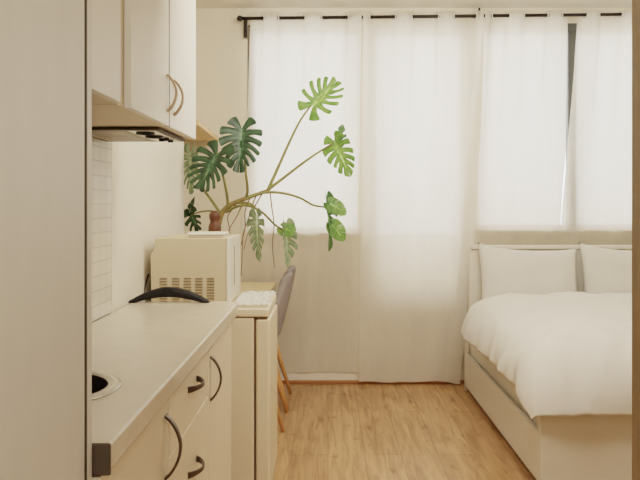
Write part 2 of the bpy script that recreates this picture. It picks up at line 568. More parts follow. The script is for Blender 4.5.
def worktop():
    r = empty('worktop', (-0.58, 2.1, 0.85), 'long pale stone coloured worktop with a dark cap on its near end', 'worktop')
    bm = bmesh.new()
    rc = 0.05
    out = [(XK + 0.009, 1.236), (-0.3635, 1.236)]
    for k in range(7):
        a = k / 6 * PI / 2
        out.append((-0.3635 - rc + rc * math.cos(a), 3.045 - rc + rc * math.sin(a)))
    out.append((XK + 0.009, 3.045))
    top = [bm.verts.new((x, y, 0.90)) for x, y in out]
    f = bm.faces.new(top)
    ex = bmesh.ops.extrude_face_region(bm, geom=[f])
    for v in [g for g in ex['geom'] if isinstance(g, bmesh.types.BMVert)]:
        v.co.z = 0.850
    bmesh.ops.recalc_face_normals(bm, faces=bm.faces)
    me = bpy.data.meshes.new('slab')
    bm.to_mesh(me)
    bm.free()
    o = link('slab', me, M['worktop'], None, False)
    bm = bmesh.new()
    bmesh.ops.create_cone(bm, cap_ends=True, segments=64, radius1=0.158, radius2=0.158, depth=0.3, matrix=Matrix.Translation((-0.629, 1.60, 0.88)))
    mc = bpy.data.meshes.new('cutter')
    bm.to_mesh(mc)
    bm.free()
    c = bpy.data.objects.new('cutter', mc)
    COL.objects.link(c)
    bo = o.modifiers.new('hole', 'BOOLEAN')
    bo.operation = 'DIFFERENCE'
    bo.object = c
    bo.solver = 'EXACT'
    bpy.context.view_layer.update()
    ev = o.evaluated_get(bpy.context.evaluated_depsgraph_get())
    nm = bpy.data.meshes.new_from_object(ev)
    o.modifiers.clear()
    o.data = nm
    bpy.data.objects.remove(c)
    nm.polygons.foreach_set('use_smooth', [True] * len(nm.polygons))
    b = o.modifiers.new('bevel', 'BEVEL')
    b.width = 0.007
    b.segments = 3
    b.limit_method = 'ANGLE'
    b.angle_limit = math.radians(50)
    b.harden_normals = True
    o.parent = r
    box('end_cap', XK + 0.01, -0.3615, 1.2285, 1.2365, 0.848, 0.9015, M['cap'], r, bevel=0.003)['label'] = 'dark brown end cap'
    return r


worktop()
# round inset sink
sk = empty('kitchen_sink', (-0.629, 1.60, 0.90), 'round steel sink with a bowl darkened for shade, set into the near part of the worktop', 'sink')
sc_ = (-0.629, 1.60, 0.90)
lathe('rim', [(0.147, 0.002), (0.149, 0.0045), (0.158, 0.0055), (0.168, 0.005), (0.176, 0.0025), (0.177, 0.0006), (0.158, 0.0006), (0.151, -0.004)], sc_, M['steel'], sk, 72, False)
lathe('bowl', [(0.150, 0.003), (0.146, -0.01), (0.140, -0.10), (0.105, -0.145), (0.03, -0.155), (0.0, -0.156)], sc_, M['bowl'], sk, 64, False)
lathe('drain', [(0.0, -0.1515), (0.02, -0.1515), (0.028, -0.1525), (0.028, -0.155)], sc_, M['steel'], sk, 32, False)

# wall cabinets
ZU, XU = 1.534, -0.480
XUC = -0.498


def wall_cab(y0, y1, label, dy0, dy1, hy=None):
    e = empty('wall_cabinet', (-0.65, (y0 + y1) / 2, ZU), label, 'cabinet', 'cream wall cabinets above the worktop')
    box('carcass', XK + 0.002, XUC - 0.001, y0, y1 - 0.005, ZU + 0.002, 2.36, M['cream_under'], e, bevel=0.001)
    d = box('door', XUC, XU, dy0, dy1, ZU, 2.358, M['cream'], e, bevel=0.002)
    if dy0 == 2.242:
        box('door_seam_shade', XUC + 0.0003, XU + 0.0004, 2.2395, 2.2418, ZU, 2.358, M['hood_gap_shade'], d, bevel=0)  # shade of the seam between doors, built as a dark strip
    if hy:
        bow_handle('handle', hy, 1.631, 0.108, 'z', XU, 0.028, M['copper'], d, 0.010)
    return e


wall_cab(1.232, 1.758, 'cream wall cabinet nearest the tall cabinet, no handle in view', 1.236, 1.714)
wall_cab(1.760, 2.239, 'middle cream wall cabinet, copper handle on its far edge', 1.806, 2.234, 2.208)
wall_cab(2.241, 2.695, 'cream wall cabinet above the extractor hood, copper handle on its near edge', 2.242, 2.690, 2.305)

hd = empty('extractor_hood', (-0.65, 2.46, 1.515), 'flat metal extractor hood fixed under the farthest wall cabinet', 'hood')
XH0, XH1, YH0, YH1 = XK + 0.006, -0.515, 2.252, 2.672
boxes('housing', [(XH0, XH1, YH0, YH0 + 0.014, 1.525, 1.533), (XH0, XH1, YH1 - 0.014, YH1, 1.525, 1.533), (XH0, XH0 + 0.014, YH0 + 0.014, YH1 - 0.014, 1.525, 1.533), (XH1 - 0.014, XH1, YH0 + 0.014, YH1 - 0.014, 1.525, 1.533)], M['hood_gap_shade'], hd, bevel=0.002)
box('filter', XH0 + 0.014, XH1 - 0.10, YH0 + 0.014, YH1 - 0.014, 1.5255, 1.532, M['hood'], hd, bevel=0.001)
box('control_panel', XH1 - 0.099, XH1 - 0.014, YH0 + 0.014, YH1 - 0.014, 1.524, 1.532, M['steel'], hd, bevel=0.001)
for yy in (2.33, 2.45):
    torus('light_ring', (XH1 - 0.060, yy, 1.5225), 0.026, 0.004, M['black'], hd, (0, 0, 1), 24)
for xx, yy in ((-0.553, 2.53), (-0.575, 2.56), (-0.553, 2.60)):
    lathe('button', [(0.0, 0), (0.009, 0), (0.010, 0.003), (0.010, 0.008)], (xx, yy, 1.5165), M['black'], hd, 16)
for k in range(9):
    yy = YH0 + 0.05 + k * 0.04
    box('filter_slat', XH0 + 0.03, XH1 - 0.115, yy, yy + 0.012, 1.5235, 1.5265, M['steel'], hd, bevel=0.001)

# fridge
fr = empty('fridge', (-0.5, 3.42, 0), 'low cream fridge between the worktop end and the desk', 'fridge')
box('body', -0.785, -0.318, 3.17, 3.66, 0.02, 0.812, M['fridge'], fr, bevel=0.006)
box('top_panel', -0.788, -0.254, 3.166, 3.664, 0.815, 0.853, M['fridge'], fr, bevel=0.008, seg=3)
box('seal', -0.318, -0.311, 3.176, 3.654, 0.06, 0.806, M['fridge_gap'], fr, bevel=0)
fd = box('door', -0.310, -0.250, 3.170, 3.660, 0.05, 0.806, M['fridge'], fr, bevel=0.010, seg=3)
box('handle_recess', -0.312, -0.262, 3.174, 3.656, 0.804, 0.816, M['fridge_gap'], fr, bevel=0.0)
for yy in (3.21, 3.62):
    for xx in (-0.74, -0.36):
        lathe('foot', [(0.018, 0), (0.018, 0.022)], (xx, yy, 0), M['black'], fr, 16)

# crinkled plastic on the fridge top
def crinkle(u, v):
    x = -0.408 + u * 0.155
    y = 3.168 + v * 0.48
    n = noise.noise(Vector((x * 38, y * 22, 3))) * 0.010 + noise.noise(Vector((x * 90, y * 60, 9))) * 0.007
    z = 0.868 + n + 0.010 * max(0, 1 - abs(v - 0.5) * 2)
    if u > 0.9:
        z -= (u - 0.9) * 0.02
    return (x, y, z)


tag(grid_obj('plastic_sheet', 34, 60, crinkle, M['plastic']), 'crumpled clear white plastic sheet lying on the fridge beside the microwave', 'plastic sheet')

# microwave, its door facing the room
mw = empty('microwave', (-0.58, 3.43, 0.854), 'cream microwave with vent slots in its side, standing on the fridge', 'microwave')
bm = bmesh.new()
pr = [(-0.770, 0.866), (-0.444, 0.866), (-0.444, 1.152), (-0.752, 1.152), (-0.756, 1.108), (-0.774, 1.080)]
va = [bm.verts.new((x, 3.222, z)) for x, z in pr]
vb = [bm.verts.new((x, 3.642, z)) for x, z in pr]
bm.faces.new(va)
bm.faces.new(vb[::-1])
for k in range(len(pr)):
    j = (k + 1) % len(pr)
    bm.faces.new((va[k], vb[k], vb[j], va[j]))
bm_obj('shell', bm, M['micro'], mw, bevel=0.004)
box('door', -0.4435, -0.430, 3.220, 3.40, 0.862, 1.154, M['micro_front'], mw, bevel=0.004)
box('control_panel', -0.4435, -0.430, 3.406, 3.642, 0.862, 1.153, M['micro_front'], mw, bevel=0.004)
box('handle', -0.431, -0.4275, 3.392, 3.398, 0.93, 1.11, M['slot'], mw, bevel=0.001)
for cx in (-0.716, -0.663, -0.612, -0.562, -0.511):
    for k in range(9):
        z = 0.975 - k * 0.0125
        box('vent_slot', cx - 0.016, cx + 0.016, 3.2195, 3.2225, z - 0.0028, z + 0.0028, M['slot'], mw, bevel=0)
for xx in (-0.74, -0.50):
    for yy in (3.27, 3.61):
        lathe('foot', [(0.014, 0), (0.014, 0.014)], (xx, yy, 0.853), M['black'], mw, 14)
tag(tube('power_cord', spline([at(148.5, 274, 3.30), at(146, 283, 3.27), at(143.2, 294, 3.24), at(141, 303, 3.26), (-0.800, 3.30, 0.80), (-0.797, 3.32, 0.4)]), 0.0035, M['black'], None, 8), 'thin black power cord running down the wall behind the microwave', 'cord')

# arched black band standing on the worktop end
def arch():
    bm = bmesh.new()
    n = 28
    yc = 3.005
    pr = []
    for i in range(n + 1):
        t = i / n
        x = -0.812 + t * 0.327 + 0.003
        s = math.sin(PI * (0.02 + 0.96 * t))
        zo = 0.9005 + 0.062 * (s ** 0.92)
        zi = max(0.9005, zo - 0.006 - 0.033 * s ** 0.7)
        pr.append((x, zo, zi))
    rings = []
    for x, zo, zi in pr:
        rings.append([bm.verts.new(p) for p in ((x, yc - 0.016, zi), (x, yc - 0.016, zo - 0.002), (x, yc - 0.010, zo), (x, yc + 0.010, zo), (x, yc + 0.016, zo - 0.002), (x, yc + 0.016, zi))])
    for a, b in zip(rings, rings[1:]):
        for k in range(6):
            bm.faces.new((a[k], a[(k + 1) % 6], b[(k + 1) % 6], b[k]))
    bm.faces.new(rings[0])
    bm.faces.new(rings[-1][::-1])
    return bm_obj('carry_strap', bm, M['black'], None, smooth=True)


tag(arch(), 'black arched strap standing at the far end of the worktop before the microwave', 'strap')

# things on the microwave
ty = empty('serving_tray', (-0.52, 3.33, 1.153), 'small flat white tray lying on the microwave', 'tray')
box('base', -0.613, -0.462, 3.27, 3.41, 1.153, 1.161, M['white'], ty, bevel=0.003)
box('rim', -0.622, -0.458, 3.262, 3.418, 1.162, 1.174, M['white'], ty, bevel=0.005, seg=3)
lathe_v = lathe('wooden_vase', [(0.0, 0), (0.027, 0), (0.031, 0.008), (0.030, 0.040), (0.023, 0.058), (0.021, 0.066), (0.026, 0.078), (0.027, 0.094), (0.022, 0.106), (0.014, 0.112), (0.012, 0.108), (0.0, 0.10)], (-0.540, 3.53, 1.1535), M['brown'], None, 32, False)
tag(lathe_v, 'small dark brown carved wooden vase with a narrow waist on the microwave', 'vase')

# ------------------------------------------------------------------ desk, shelf, chairs
dk = empty('desk', (-0.74, 4.5, 0), 'pale wooden desk along the left wall, far end under the window', 'desk')
box('tabletop', XL + 0.004, -0.372, 4.150, 5.295, 0.712, 0.742, M['desk'], dk, bevel=0.003)
box('tabletop_return', XK + 0.004, -0.372, 3.70, 4.149, 0.712, 0.742, M['desk'], dk, bevel=0.003)
for xx in (-0.405, -0.78):
    box('leg', xx - 0.02, xx + 0.02, 3.72, 3.76, 0, 0.711, M['white'], dk)
for xx in (-0.405, -1.08):
    box('leg', xx - 0.02, xx + 0.02, 5.25, 5.29, 0, 0.711, M['white'], dk)

bm = bmesh.new()
o4 = [(XL + 0.003, 4.30), (-0.752, 4.30), (-0.795, 5.36), (XL + 0.003, 5.36)]
lo = [bm.verts.new((x, y, 1.757)) for x, y in o4]
hi = [bm.verts.new((x, y, 1.785)) for x, y in o4]
bm.faces.new(lo[::-1])
bm.faces.new(hi)
for k in range(4):
    bm.faces.new((lo[k], lo[(k + 1) % 4], hi[(k + 1) % 4], hi[k]))
tag(bm_obj('wall_shelf', bm, M['pine'], None, bevel=0.002), 'pale pine shelf board high on the left wall near the window', 'shelf')


def chair(y, label):
    e = empty('dining_chair', (-0.48, y, 0), label, 'chair', 'grey chairs at the desk')

    def P(x, yy, z):
        return Vector((x, y + yy, z))
    # seat cushion
    def seat(u, v):
        a = 2 * PI * u
        r = min(1.0, v * 1.0)
        ca, sa = math.cos(a), math.sin(a)
        k = (abs(ca) ** 4 + abs(sa) ** 4) ** -0.25
        x = -0.535 + 0.205 * ca * k * r
        yy = 0.205 * sa * k * r
        return P(x, yy, 0.475 - 0.012 * (1 - r ** 2) - 0.020 * r ** 8)
    grid_obj('seat', 40, 10, seat, M['grey_fabric'], e, solid=-0.045)

    def back(u, v):
        w = 0.200 * (1 - 0.12 * (1 - v)) * (1 - 0.30 * max(0, (v - 0.6) / 0.4) ** 2.5)
        yy = (u - 0.5) * 2 * w
        z = 0.445 + 0.452 * v - 0.030 * abs(2 * u - 1) ** 4 * v
        x = -0.350 + 0.110 * v ** 1.15 + 0.012 * math.sin(PI * v) - 0.040 * (2 * u - 1) ** 2
        return P(x, yy, z)
    o = grid_obj('backrest', 16, 12, back, M['grey_fabric'], e, solid=0.034)
    s = o.modifiers.new('round', 'SUBSURF')
    s.levels = s.render_levels = 2
    for sx, fx in ((-0.665, -0.725), (-0.385, -0.255)):
        for sy in (-1, 1):
            tube('leg', [P(sx, 0.145 * sy, 0.452), P((sx + fx) / 2, 0.172 * sy, 0.22), P(fx, 0.198 * sy, 0.0)], [0.018, 0.0155, 0.010], M['beech'], e, 14)
    boxes('seat_frame', [(-0.685, -0.375, y - 0.150, y + 0.150, 0.412, 0.438)], M['beech'], e, bevel=0.006)
    return e


chair(4.415, 'grey upholstered chair with beech legs, nearer the fridge of the two at the desk')
chair(4.872, 'grey upholstered chair with beech legs, nearer the window of the two at the desk')

# ------------------------------------------------------------------ bed
BX0, BX1, BY0, BY1 = 0.955, 2.52, 3.325, 5.20
bd = empty('bed', ((BX0 + BX1) / 2, 4.3, 0), 'white wooden double bed with low side boards, headboard under the window', 'bed')
box('headboard', BX0 + 0.030, BX1 + 0.012, 5.155, BY1, 0.0, 0.985, M['bed'], bd, bevel=0.006)
box('headboard_rail', BX0 + 0.040, BX1 + 0.016, 5.135, BY1 + 0.006, 0.9865, 1.012, M['bed'], bd, bevel=0.004)
for x0, x1 in ((BX0 + 0.003, BX0 + 0.029), (BX1 - 0.04, BX1 - 0.003)):
    box('post', x0, x1, 5.156, BY1, 0.0, 0.47, M['bed'], bd, bevel=0.003)
box('footboard', BX0, BX1, BY0, BY0 + 0.045, 0.0, 0.372, M['bed'], bd, bevel=0.004)
for x0, x1 in ((BX0 + 0.003, BX0 + 0.025), (BX1 - 0.025, BX1 - 0.003)):
    box('side_board', x0, x1, BY0 + 0.047, 5.153, 0.030, 0.258, M['bed'], bd, bevel=0.003)
for x0, x1 in ((BX0 + 0.036, BX0 + 0.060), (BX1 - 0.060, BX1 - 0.036)):
    box('side_rail', x0, x1, BY0 + 0.047, 5.153, 0.10, 0.385, M['bed'], bd, bevel=0.003)
box('slatted_base', BX0 + 0.062, BX1 - 0.062, BY0 + 0.05, 5.15, 0.24, 0.275, M['pine'], bd, bevel=0.002)
tag(box('mattress', BX0 + 0.065, BX1 - 0.065, BY0 + 0.065, 5.13, 0.2755, 0.555, M['mattress'], None, bevel=0.04, seg=4), 'thick pale mattress lying in the bed frame under the duvet', 'mattress')


def duvet():
    x0, x1, y0, y1 = 0.862, 2.62, 3.262, 4.935
    cx, cy, hx, hy = (x0 + x1) / 2, (y0 + y1) / 2, (x1 - x0) / 2, (y1 - y0) / 2
    R = 0.27

    def clus(t):
        s = 2 * t - 1
        return math.copysign(1 - (1 - abs(s)) ** 1.9, s)

    def fn(u, v):
        a, b = clus(u), clus(v)
        k = 0.10
        xx = a * math.sqrt(1 - k * b ** 8)
        yy = b * math.sqrt(1 - k * a ** 8)
        x, y = cx + xx * hx, cy + yy * hy
        da, db = (1 - abs(a)) * hx, (1 - abs(b)) * hy

        def prof(d, r):
            t = min(1, d / r)
            return math.sqrt(max(0, 1 - (1 - t) ** 2))
        p = prof(da, R) * prof(db, R if b < 0 else 0.11)
        # hem heights
        foot = max(0, -b) ** 6
        left = abs(a) ** 6
        hem = 0.455
        hem += -0.085 * foot - 0.035 * foot * left
        if b > 0:
            hem += 0.14 * b ** 8 * (1 - abs(a) ** 14)
        top = 0.705 - 0.035 * (1 - v) + 0.030 * math.sin(PI * v) * math.sin(PI * u)
        z = hem + (top - hem) * p
        q = Vector((x, y, z))
        edge = 1 - p
        w = noise.noise(Vector((x * 3.1, y * 3.1, 1))) * 0.026 + noise.noise(Vector((x * 5.5 + y * 4, y * 7 - x * 2, 4))) * 0.017 + noise.noise(Vector((x * 15 - y * 7, y * 9 + x * 4, 7))) * 0.008
        z += w * (0.45 + 0.7 * p)
        e2 = edge ** 2
        side = noise.noise(Vector((y * 5, x * 5, 2))) * 0.040 + noise.noise(Vector((y * 13, x * 13, 5))) * 0.018
        x += math.copysign(1, a) * side * e2 * (left > 0.2)
        y += math.copysign(1, b) * side * e2 * (abs(b) ** 6 > 0.2) * (0.6 if b < 0 else 0.1)
        x -= 0.030 * max(0, b) ** 2 * e2 * (a < -0.3)
        z += side * 0.6 * e2
        return (x, y, z)
    o = grid_obj('duvet', 110, 120, fn, M['linen'], None, solid=0.030)
    o.modifiers['thick'].offset = -1
    return o


tag(duvet(), 'plump white duvet spread over the bed and hanging over its foot', 'duvet')


def pillow(cx, w, h, y, tilt, seed, label):
    def fn_side(sgn):
        def fn(u, v):
            a, b = 2 * u - 1, 2 * v - 1
            a = math.copysign(abs(a) ** 0.8, a)
            b = math.copysign(abs(b) ** 0.8, b)
            th = max(0, (1 - abs(a) ** 3.2) * (1 - abs(b) ** 3.2)) ** 0.55
            x = a * w / 2 * (1 - 0.05 * (1 - abs(a) ** 2 * 0) * (1 - b * b) * abs(a) ** 3)
            z = b * h / 2 * (1 - 0.10 * (1 - a * a))
            z -= 0.016 * max(0, b) * a
            z += 0.020 * max(0, b) ** 2 * abs(a) ** 6 * (1 if a < 0 else 0.5)
            n = noise.noise(Vector((x * 7 + seed, z * 7, sgn))) * 0.012 + noise.noise(Vector((x * 16 + seed, z * 13, sgn))) * 0.005
            yy = sgn * (0.075 * th + n * th)
            q = Vector((x, yy, z))
            q = Matrix.Rotation(tilt, 3, 'X') @ q
            return q
        return fn
    bm = bmesh.new()
    n1, n2 = 36, 26
    fr_, bk = fn_side(-1), fn_side(1)
    A = [[None] * (n2 + 1) for _ in range(n1 + 1)]
    B = [[None] * (n2 + 1) for _ in range(n1 + 1)]
    for i in range(n1 + 1):
        for j in range(n2 + 1):
            A[i][j] = bm.verts.new(fr_(i / n1, j / n2))
            B[i][j] = A[i][j] if i in (0, n1) or j in (0, n2) else bm.verts.new(bk(i / n1, j / n2))
    for i in range(n1):
        for j in range(n2):
            bm.faces.new((A[i][j], A[i + 1][j], A[i + 1][j + 1], A[i][j + 1]))
            bm.faces.new((B[i][j], B[i][j + 1], B[i + 1][j + 1], B[i + 1][j]))
    o = bm_obj('pillow', bm, M['linen'], None, smooth=True)
    lowest = min(v.co.z for v in o.data.vertices)
    o.location = (cx, y, 0.556 - lowest)
    return tag(o, label, 'pillow', 'white pillows against the headboard')


pillow(1.372, 0.680, 0.455, 5.052, math.radians(-11), 1, 'white pillow leaning on the headboard, wholly in view beside the long curtain')
pillow(2.075, 0.690, 0.455, 5.052, math.radians(-11), 22, 'white pillow leaning on the headboard, partly cut off by the door jamb')

# ------------------------------------------------------------------ curtains
YR = 5.285
ZR = lambda x: 2.632 + 0.0105 * x
rd = empty('curtain_rod', (0.8, YR, 2.63), 'black iron curtain rod with a round finial mounted above the windows', 'curtain rod')
tube('rod', [(-0.62, YR, ZR(-0.62)), (2.75, YR, ZR(2.75))], 0.0115, M['rod'], rd, 16)
bmf = bmesh.new()
bmesh.ops.create_uvsphere(bmf, u_segments=20, v_segments=12, radius=0.021, matrix=Matrix.Translation((-0.630, YR, ZR(-0.63))))
bm_obj('finial', bmf, M['rod'], rd, smooth=True)
for bx in (-0.595, 1.078, 2.70):
    boxes('bracket', [(bx - 0.009, bx + 0.009, YW - 0.008, YW - 0.001, ZR(bx) - 0.125, ZR(bx) + 0.03), (bx - 0.007, bx + 0.007, YR - 0.014, YW - 0.008, ZR(bx) - 0.018, ZR(bx) - 0.0105)]
          + ([(bx - 0.011, bx + 0.011, YR + 0.03, YR + 0.042, ZR(bx) - 0.13, ZR(bx) - 0.005)] if bx < 0 else [(bx - 0.007, bx + 0.007, YR - 0.016, YR - 0.009, ZR(bx) - 0.018, ZR(bx) + 0.055)]), M['rod'], rd, bevel=0.001)

pxX = lambda px, d=YR: (px - VX) * d / F


def curtain(label, cross, first_behind, xl, xr, z0, seed, end_dy=0.0, drift=0.064):
    """cross: X of the eyelets. xl, xr: (z, x) edge profiles from top to hem."""
    zt = 2.675
    def prof(pr, z):
        pr = sorted(pr)
        if z <= pr[0][0]:
            return pr[0][1]
        for (za, xa), (zb, xb) in zip(pr, pr[1:]):
            if z <= zb:
                t = (z - za) / (zb - za)
                t = t * t * (3 - 2 * t) * 0.3 + t * 0.7
                return xa + (xb - xa) * t
        return pr[-1][1]
    X0, X1 = prof(xl, zt), prof(xr, zt)
    e = sorted([X0] + [c for c in cross if X0 < c < X1] + [X1])

    def wave(x, ex=1.0):
        for i, (a, b) in enumerate(zip(e, e[1:])):
            if x <= b or i == len(e) - 2:
                t = min(1, max(0, (x - a) / (b - a)))
                lo = 0.5 if i == 0 else 0
                if i == 0:
                    s = math.cos(PI / 2 * t)
                elif i == len(e) - 2:
                    s = math.sin(PI / 2 * t)
                else:
                    s = math.sin(PI * t)
                s = abs(s) ** ex
                behind = (i % 2 == 0) == first_behind
                return s if behind else -s
        return 0

    NV = 90
    def zmap(v):      # dense rows near the heading
        return zt - (zt - z0) * (v ** 1.0 if False else (0.10 * v / 0.3 if v < 0.3 else 0.10 + 0.90 * (v - 0.3) / 0.7))

    def fn(u, v):
        z = zmap(v)
        xt = X0 + (X1 - X0) * u
        a, b = prof(xl, z), prof(xr, z)
        x = a + (b - a) * u
        drop = min(1, max(0, (2.60 - z) / 1.2))
        amp = 0.028 * (1 - 0.74 * drop)
        y = YR + amp * wave(xt, 0.5 + 0.5 * drop) + drift * drop - end_dy * max(0, (u - 0.90) / 0.10) * min(1, max(0, (2.58 - z) / 0.2))
        y += 0.005 * drop * noise.noise(Vector((x * 3.2 + seed, z * 0.45, seed)))
        y += 0.006 * drop * noise.noise(Vector((x * 11 + seed, z * 1.1, 3)))
        y += 0.0022 * noise.noise(Vector((x * 26, z * 24, seed)))
        x += 0.006 * drop * math.sin(PI * u) * noise.noise(Vector((z * 1.5, u * 3, seed)))
        if v > 0.999:
            z += 0.010 * noise.noise(Vector((x * 6, seed, 1)))
        lim = YW - 0.0245 if z < 1.3 and end_dy == 0 else YW - 0.018
        return (x, min(y, lim), z)
    keep = lambda c: not any(abs(c.x - k) < 0.016 and abs(c.z - ZR(k)) < 0.0185 for k in e[1:-1])
    r = empty('curtain', ((X0 + X1) / 2, YR, z0), label, 'curtain', 'white voile curtains at the windows')
    nu = int((X1 - X0) / 0.0085)
    grid_obj('fabric', nu, NV, fn, M['curtain'], r, keep=keep)
    for i, k in enumerate(e[1:-1]):
        # the fabric runs from one side of the rod to the other here
        sgn = 1 if ((i % 2 == 0) == first_behind) else -1
        torus('eyelet', (k, YR, ZR(k)), 0.0235, 0.0048, M['eyelet'], r, (1.0, 0.5 * sgn, 0), 20, 8)
    return r


HEM = 0.03
curtain('long white voile curtain hanging behind the plant, short of the floor', [pxX(p) for p in (263, 280, 304, 323, 347)], True,
        [(2.7, pxX(250)), (2.0, pxX(247)), (1.1, pxX(240)), (0, pxX(236))], [(2.7, pxX(361.5)), (1.5, pxX(359.5)), (0, pxX(357.5))], 0.085, 1.0)
curtain('long white voile curtain reaching the floor between the plant and the bed', [pxX(p) for p in (371, 394, 413, 437, 455, 475)], False,
        [(2.7, pxX(363)), (1.5, pxX(361)), (0, pxX(359))], [(2.7, pxX(483)), (1.9, pxX(480)), (1.1, pxX(474)), (0.6, pxX(467)), (0, pxX(459))], 0.026, 5.0, 0.035, 0.012)
curtain('white voile curtain hanging behind the fully visible pillow', [pxX(p) for p in (493, 508, 525, 546, 563)], False,
        [(2.7, pxX(486)), (2.55, pxX(482)), (1.9, pxX(478)), (1.1, pxX(471)), (0, pxX(466))], [(2.7, pxX(569)), (1.7, pxX(568.5)), (1.1, pxX(563)), (0, pxX(560))], 0.20, 9.0)
curtain('white voile curtain hanging beside the door jamb, behind the cut off pillow', [pxX(p) for p in (585, 600, 620, 637, 655, 672)], True,
        [(2.7, pxX(579)), (2.3, pxX(576)), (1.65, pxX(569.5)), (1.1, pxX(563.4)), (0, pxX(561.5))], [(2.7, pxX(690)), (0, pxX(688))], 0.20, 13.0)

# ------------------------------------------------------------------ monstera
PC = Vector((-0.60, 4.00, 0.7425))
pl = empty('monstera_plant', PC, 'sprawling potted monstera with slit green leaves and hanging roots on the desk', 'plant')
lathe('pot', [(0.0, 0), (0.085, 0), (0.090, 0.01), (0.112, 0.165), (0.122, 0.168), (0.124, 0.20), (0.112, 0.20), (0.108, 0.18), (0.0, 0.18)], PC, M['terracotta'], pl, 40, False)
lathe('soil', [(0.108, 0.183), (0.06, 0.19), (0.0, 0.192)], PC, M['soil'], pl, 32, False)
node = [PC + Vector((0.0, 0, 0.185)), at(217, 240, 4.02), at(219, 222, 4.05), at(224, 210, 4.07), at(234, 203, 4.10), at(247, 198, 4.14), at(258, 194, 4.18), at(269, 190, 4.22)]
tube('trunk', spline(node), [0.017 - 0.008 * i / (7 * 8) for i in range(7 * 8 + 1)], M['trunk'], pl, 12)


def stem(pts, r0=0.0085, r1=0.005):
    p = spline([at(*q) for q in pts])
    n = len(p) - 1
    tube('stem', p, [r0 + (r1 - r0) * i / n for i in range(n + 1)], M['stem'], pl, 10)


def leaf(base, tip, width, normal, m, nl=6, slit=0.8, curl=0.1, fold=0.25, seed=0, petal=0.25, droop=0.15, sides=(1, 1)):
    P0, P1 = at(*base), at(*tip)
    ax = P1 - P0
    L = ax.length
    ax.normalize()
    nrm = Vector(normal).normalized()
    lat = ax.cross(nrm).normalized()
    nrm = lat.cross(ax).normalized()
    W = width * 1.22
    petal *= 0.6
    rnd = random.Random(seed)
    tab = [(0, 0.36), (0.12, 0.46), (0.3, 0.53), (0.5, 0.52), (0.7, 0.46), (0.86, 0.38), (1.0, 0.0)]

    def interp(q):
        for (a, b), (c, d) in zip(tab, tab[1:]):
            if q <= c:
                return b + (d - b) * (q - a) / (c - a)
        return tab[-1][1]
    def angq(q):
        t = [(0, 160), (0.15, 122), (0.4, 88), (0.7, 62), (0.88, 38), (1.0, 2)]
        for (a, b), (c, d) in zip(t, t[1:]):
            if q <= c:
                return b + (d - b) * (q - a) / (c - a)
        return 2
    bm = bmesh.new()
    lay = bm.verts.layers.float.new('vein')
    NVv, NC = 12, 6
    for side in (-1, 1):
        jit = [rnd.uniform(0.88, 1.06) for _ in range(nl)]
        for j in range(nl):
            g0 = slit * rnd.uniform(0.08, 0.15) * (sides[0] if side < 0 else sides[1])
            v0 = rnd.uniform(0.22, 0.40)
            last = j == nl - 1
            rows = []
            for iv in range(NVv + 1):
                v = iv / NVv
                g = 0.0
                if v > v0:
                    t = (v - v0) / (1 - v0)
                    g = g0 * (min(1, t * 3) ** 0.6 + 0.35 * t)
                row = []
                for ic in range(NC + 1):
                    c = ic / NC
                    lo = 0 if (j == 0) else g
                    hi = 1 if last else 1 - g
                    cc = lo + (hi - lo) * c
                    q = (j + cc) / nl
                    ang = math.radians(angq(q))
                    org = 0.04 * L + 0.70 * L * q ** 1.15
                    ln = interp(q) * W if q < 0.86 else (interp(0.86) * W + (0.26 * L - interp(0.86) * W) * (q - 0.86) / 0.14)
                    ln *= jit[j] if not last else 1
                    rr = 1 - ((0.05 * abs(2 * c - 1) ** 4 + 0.07 * c) if slit > 0.3 else 0.02)
                    vv = v * (rr if v > 0.6 else 1 + (rr - 1) * v / 0.6)
                    an = ang - math.radians(22) * vv * math.sin(ang)
                    x = math.sin(an) * ln * vv
                    y = org + math.cos(an) * ln * vv
                    z = fold * x - petal * (x / (0.5 * W)) ** 2 * 0.35 * W - droop * (max(0, y) / L) ** 2 * L * 0.6
                    z += 0.03 * W * math.sin(PI * cc) * v
                    z += curl * W * 0.15 * noise.noise(Vector((x / W * 3 + seed, y / L * 3, side)))
                    vert = bm.verts.new(P0 + lat * (x * side) + ax * y + nrm * z)
                    vert[lay] = max(0.0, 1 - v * 7) * 0.8 + 0.35 * max(0, 1 - abs(2 * c - 1) * 4) * (1 - v)
                    row.append(vert)
                rows.append(row)
            for a, b in zip(rows, rows[1:]):
                for k in range(NC):
                    bm.faces.new((a[k], a[k + 1], b[k + 1], b[k]))
    bmesh.ops.remove_doubles(bm, verts=bm.verts, dist=0.0004)
    me = bpy.data.meshes.new('leaf')
    bm.to_mesh(me)
    bm.free()
    return link('leaf', me, m, pl)


px = lambda n, d=4.1: n * d / F
# stems
stem([(221, 214, 4.06), (212, 201, 4.12), (203, 188, 4.20), (197, 172, 4.24), (191, 155, 4.26)])
stem([(228, 207, 4.08), (227, 195, 4.04), (224, 180, 4.00), (219, 160, 3.98), (217, 150, 3.99)])
stem([(246, 198, 4.14), (247.5, 190, 4.10), (246, 174, 4.06), (244, 150, 4.06), (242, 128, 4.07)])
stem([(268, 190, 4.22), (277, 170, 4.28), (289, 143, 4.34), (300, 121, 4.38), (311, 105.5, 4.40)], 0.010, 0.005)
stem([(269, 189, 4.22), (286, 176, 4.30), (303, 163, 4.36), (319, 152, 4.40), (332, 144, 4.42)], 0.009, 0.005)
stem([(240, 201, 4.12), (262, 193, 4.16), (282, 193, 4.22), (300, 198, 4.26), (313, 205, 4.30), (324, 207, 4.33)])
stem([(226, 212, 4.08), (238, 206, 4.04), (250, 206, 4.02), (263, 213, 4.04), (274, 224, 4.08), (283, 230, 4.10)])
